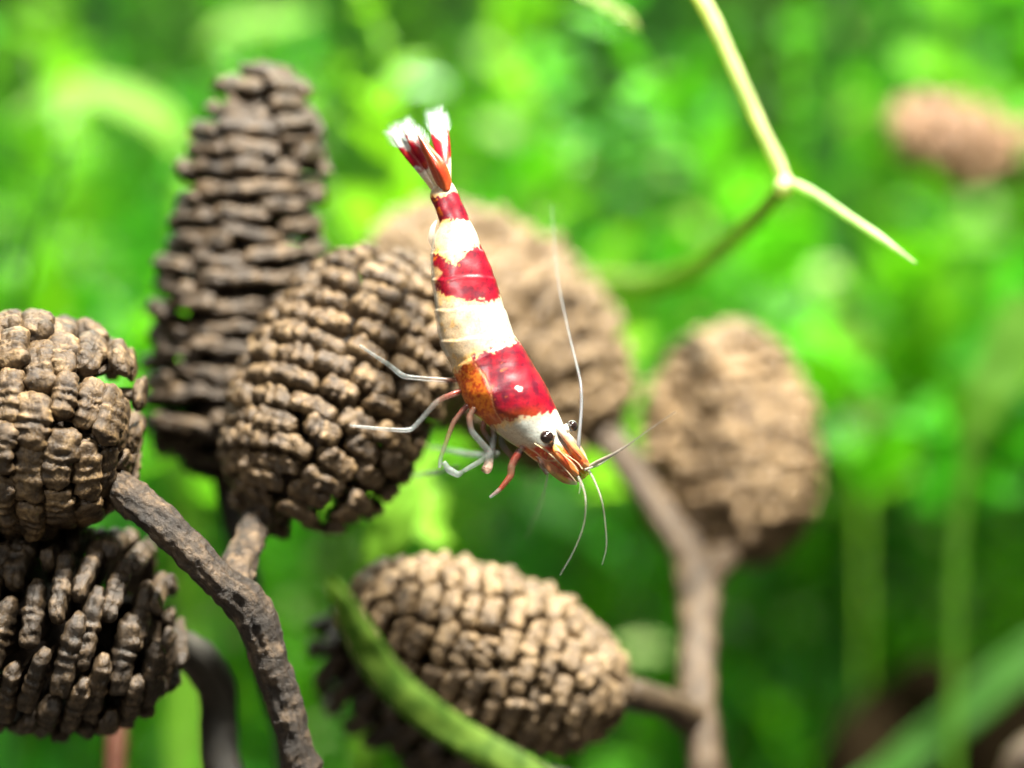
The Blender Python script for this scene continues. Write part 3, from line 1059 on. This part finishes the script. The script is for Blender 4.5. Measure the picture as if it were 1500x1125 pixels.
def telson_col(t, q, p):
    n1 = noise.noise(p * 18)
    c = lerp((.30, .012, .008), (.34, .08, .02), .5 + .8 * n1)
    c = lerp(c, (.62, .52, .40), sstep(.86, .99, t + .1 * n1) * .8)
    c = lerp(c, (.30, .10, .06), math.exp(-((q + .35) / .10) ** 2) * .6)
    return (*c, 1 - .3 * sstep(.9, 1, t))


fan_blade('uropod', [(646, 286), (620, 247), (596, 217), (576, 192)], [7, 10.5, 11, 7.5], [.10, .16, .25, .34], fan_col(.30, .64, 1))
fan_blade('uropod', [(648, 284), (629, 240), (610, 210), (594, 183)], [6, 9.5, 10.5, 7], [.06, .11, .18, .26], fan_col(.34, .70, -1))
fan_blade('uropod', [(655, 282), (651, 236), (645, 200), (637, 167)], [6, 10, 13.5, 10], [.06, .11, .18, .26], fan_col(.26, .62, -1))
fan_blade('uropod', [(657, 280), (654, 238), (650, 205), (646, 176)], [4, 6.5, 8, 6], [.12, .18, .26, .34], fan_col(.35, .55, 1))
fan_blade('telson', [(654, 280), (643, 248), (627, 221), (613, 197)], [11, 12.5, 8, 3.4], [.10, .045, .07, .12], telson_col, thick=.03, fold=.05)
# a clear side plate stands off behind the fourth pale segment
limb('side_plate', [P(640, 322, -.02), P(634, 334, -.06), P(632, 350, -.06), P(636, 366, -.02)], [px(1), px(4), px(5), px(2)], [(.5, .5, .45, .2), (.5, .5, .45, .25)], shrimp, M_LIMB, n=24, seg=14, flat=.35)
put(shrimp, shrimp.location)
for ch in shrimp.children:
    for g in ch.children:
        pass

# ------------------------------------------------------------------ single leaves and stems one can pick out
def blade(name, pts, halfw, mat, label, cat='leaf', thick=.03, group=None, face=(0, -1, .25), n=50, fold=.15):
    c, hw = catmull(pts, halfw, n)
    nW = 9
    V, F = [], []
    fc = Vector(face).normalized()
    for side in (1, -1):
        for i in range(n):
            t = Vector(c[min(i + 1, n - 1)] - c[max(i - 1, 0)]).normalized()
            w = t.cross(fc).normalized()
            nn = w.cross(t)
            for j in range(nW):
                q = j / (nW - 1) * 2 - 1
                h = max(hw[i, 0], .004)
                off = side * min(thick, h * .5) * (1 - q * q) ** .5 + fold * h * abs(q) + .02 * noise.noise(Vector((i * .25, q * 2, c[0][0])))
                V.append(Vector(c[i]) + w * (q * h) + nn * off)
    k0 = n * nW
    for k in (0, k0):
        for i in range(n - 1):
            for j in range(nW - 1):
                f = (k + i * nW + j, k + i * nW + j + 1, k + (i + 1) * nW + j + 1, k + (i + 1) * nW + j)
                F.append(f if k == 0 else f[::-1])
    return tag(link(name, mesh(name, V, F), mat), label, cat, group)


M_BLADE = leaf_mat('blade_green', (.07, .20, .012), .35, .6)
M_FRONT = leaf_mat('front_blade_green', (.075, .17, .014), .45, .7, ((.45, .55, .4), (1.9, 1.45, 2.2)), 12.0)
M_BLADE_L = leaf_mat('blade_light_green', (.17, .38, .03), .4, .5)
M_BLADE_M = leaf_mat('blade_mid_green', (.04, .15, .015), .35, .6)
M_BLADE_D = leaf_mat('blade_dark_green', (.02, .09, .012), .3, .4)
M_PALE = leaf_mat('pale_stem', (.55, .64, .30), .5, .35)
M_RUN = leaf_mat('runner_green', (.16, .30, .03), .5, .4)
M_PALE_G = leaf_mat('pale_green_shoot', (.42, .62, .28), .5, .35)
M_OLIVE = leaf_mat('olive_stem', (.16, .24, .05), .3, .4)

blade('leaf_blade', [P(484, 850, -2.0), P(506, 890, -1.9), P(530, 935, -1.8), P(566, 990, -1.7), P(626, 1045, -1.6), P(706, 1096, -1.5), P(790, 1145, -1.5), P(900, 1230, -1.4), P(1000, 1600, -1.2), P(1010, 2000, -1)],
      [.02, .065, .085, .095, .095, .095, .095, .1, .1, .1], M_FRONT, 'green leaf blade crossing in front of the low tan cone', thick=.03, fold=.0)
blade('leaf_blade', [P(640, 655, 2.6), P(615, 700, 2.6), P(585, 755, 2.6), P(560, 815, 2.7), P(545, 900, 2.8), P(530, 1200, 3), P(520, 2000, 3.2)],
      [.02, .09, .13, .12, .10, .1, .1], M_BLADE_L, 'pale green blade rising behind the shrimp and the low tan cone', fold=.3)
blade('leaf_blade', [P(655, 800, 3.6), P(635, 770, 3.5), P(610, 735, 3.5), P(598, 700, 3.6)], [.05, .22, .22, .03], M_BLADE_L, 'rounded light green leaf blurred below the shrimp legs', face=(0, -.6, 1))
blade('leaf_blade', [P(1520, 440, 5), P(1480, 520, 5), P(1445, 590, 5), P(1420, 680, 5.1), P(1400, 900, 5.3), P(1390, 1700, 5.6)], [.2, .20, .16, .07, .04, .04], M_BLADE, 'broad green blade slanting down at the right edge beside the tan cone')
blade('leaf_blade', [P(1540, 940, 6), P(1460, 1000, 6), P(1380, 1070, 6), P(1300, 1135, 6), P(1200, 1250, 6), P(1100, 1700, 6.2)], [.14, .15, .14, .12, .1, .08], M_BLADE_M, 'broad green blade crossing the lower right corner', fold=.3)
blade('leaf_blade', [P(20, 175, 7), P(70, 150, 7), P(140, 140, 7), P(200, 160, 7), P(255, 205, 7), P(280, 320, 7.2), P(270, 900, 7.4), P(270, 1700, 7.6)], [.05, .22, .26, .24, .18, .12, .1, .1], M_BLADE_L, 'arching yellow green leaf left of the tall dark cone', face=(0, -.5, 1))
blade('leaf_blade', [P(300, 70, 8), P(340, 45, 8), P(400, 35, 8), P(460, 25, 8)], [.06, .24, .26, .08], M_BLADE_L, 'bright yellow green leaf above the tall dark cone', face=(0, -.4, 1))
blade('leaf_blade', [P(570, 128, 8), P(595, 124, 8), P(625, 124, 8), P(650, 128, 8)], [.05, .15, .15, .04], leaf_mat('leaf_mint', (.45, .72, .42), .4, .2), 'small mint green leaf glowing left of the shrimp tail', face=(0, -.3, 1))
blade('leaf_blade', [P(848, -8, 2.2), P(885, 8, 2.2), P(915, 25, 2.2), P(938, 45, 2.2)], [.03, .05, .05, .01], M_OLIVE, 'small olive leaf tip hanging at the top edge beside the pale stem')
blade('leaf_blade', [P(1225, 470, 8), P(1240, 520, 8), P(1258, 560, 8), P(1265, 800, 8), P(1265, 1600, 8.4)], [.14, .2, .14, .03, .03], M_BLADE_L, 'yellow green leaf hanging just right of the upright tan cone')

# pale three-armed stem at the upper right
ps = thing('plant_stem', 'pale yellow green stem with three arms above the tan cones', 'plant', P(1150, 272, 1.6))
tube('stem', [P(990, -60, 1.5), P(1035, 10, 1.5), P(1070, 85, 1.5), P(1105, 165, 1.5), P(1138, 235, 1.5), P(1152, 275, 1.5)], [.046, .046, .044, .043, .043, .038], M_PALE, ps, n=50, seg=16, rough=.006)
tube('shoot', [P(1150, 262, 1.45), P(1190, 282, 1.3), P(1240, 315, 1.1), P(1295, 352, .95), P(1342, 386, .85)], [.02, .028, .028, .024, .006], M_PALE_G, ps, n=40, seg=14, rough=.004)
tube('runner', [P(1152, 268, 1.5), P(1125, 300, 1.9), P(1085, 340, 2.6), P(1030, 385, 3.4), P(970, 412, 4.2), P(890, 415, 4.8), P(800, 400, 5.4)], [.04, .05, .06, .07, .08, .09, .09], M_RUN, ps, n=50, seg=14, rough=.006)
tube('node', [P(1152, 258, 1.48), P(1149, 272, 1.46), P(1143, 286, 1.48)], [.03, .065, .035], M_PALE, ps, n=16, seg=14)
put(ps, ps.location)

# dark stem with a bud on the left
tube_o = tube('plant_stem', [P(96, 212, 4.5), P(92, 235, 4.5), P(86, 270, 4.5), P(60, 330, 4.5), P(40, 400, 4.6), P(20, 520, 4.8), P(10, 1100, 5), P(10, 1800, 5.2)], [.02, .05, .03, .028, .03, .035, .05, .06], M_BLADE_D, None, n=60, seg=12)
tag(tube_o, 'thin dark green stem with a bud tip above the upper left cone', 'plant')
tube_o = tube('plant_stem', [P(1222, -30, 9), P(1218, 80, 9), P(1216, 170, 9), P(1222, 300, 9), P(1235, 600, 9), P(1240, 1600, 9.2)], [.09, .10, .09, .08, .08, .08], M_BLADE_D, None, n=50, seg=12)
tag(tube_o, 'straight dark green stem rising behind the right end of the pale stem', 'plant')
tube_o = tube('plant_stem', [P(172, 1050, 2.2), P(170, 1090, 2.2), P(168, 1150, 2.2), P(165, 1500, 2.2), P(165, 1980, 2.2)], [.06, .075, .075, .08, .09], wood_mat('red_brown_stem', (.06, .02, .012), (.10, .035, .02), (.14, .06, .03)), None, n=30, seg=12)
tag(tube_o, 'reddish brown stem stub under the lower left cone', 'plant')

# dark stone low on the right, with a pale brown fallen twig end in the corner
v, f = ICO[4]
sv = []
for q in v:
    q = Vector(q)
    r = 1 + .25 * noise.noise(q * 1.6) + .08 * noise.noise(q * 5)
    w = Vector((math.copysign(abs(q.x) ** .7, q.x) * 1.0, math.copysign(abs(q.y) ** .7, q.y) * .9, math.copysign(abs(q.z) ** .6, q.z) * 2.0)) * r
    sv.append(w + P(1390, 1340, 8))
m, nt, b, out = new_mat('dark_stone')
tc = nt.nodes.new('ShaderNodeTexCoord')
n1 = node(nt, 'ShaderNodeTexNoise', Scale=3.0, Detail=6.0)
nt.links.new(tc.outputs['Object'], n1.inputs['Vector'])
nt.links.new(ramp(nt, n1.outputs['Fac'], [(.3, (.005, .004, .002)), (.7, (.016, .011, .006))]), b.inputs['Base Color'])
b.inputs['Roughness'].default_value = 1.0
b.inputs['Specular IOR Level'].default_value = 0.0
bump(nt, b, [(n1.outputs['Fac'], .6, .1)])
tag(link('stone', mesh('stone', sv, f), m), 'dark brown stone behind the broad blade at lower right', 'stone')
tube_o = tube('twig_end', [P(1470, 1135, 3.2), P(1500, 1112, 3.2), P(1540, 1110, 3.2), P(1620, 1200, 3.3), P(1700, 1900, 3.6)], [.05, .13, .16, .16, .18], M_TWIG_PALE, None, n=40, seg=16, rough=.02)
tag(tube_o, 'pale brown twig end poking into the lower right corner', 'twig')
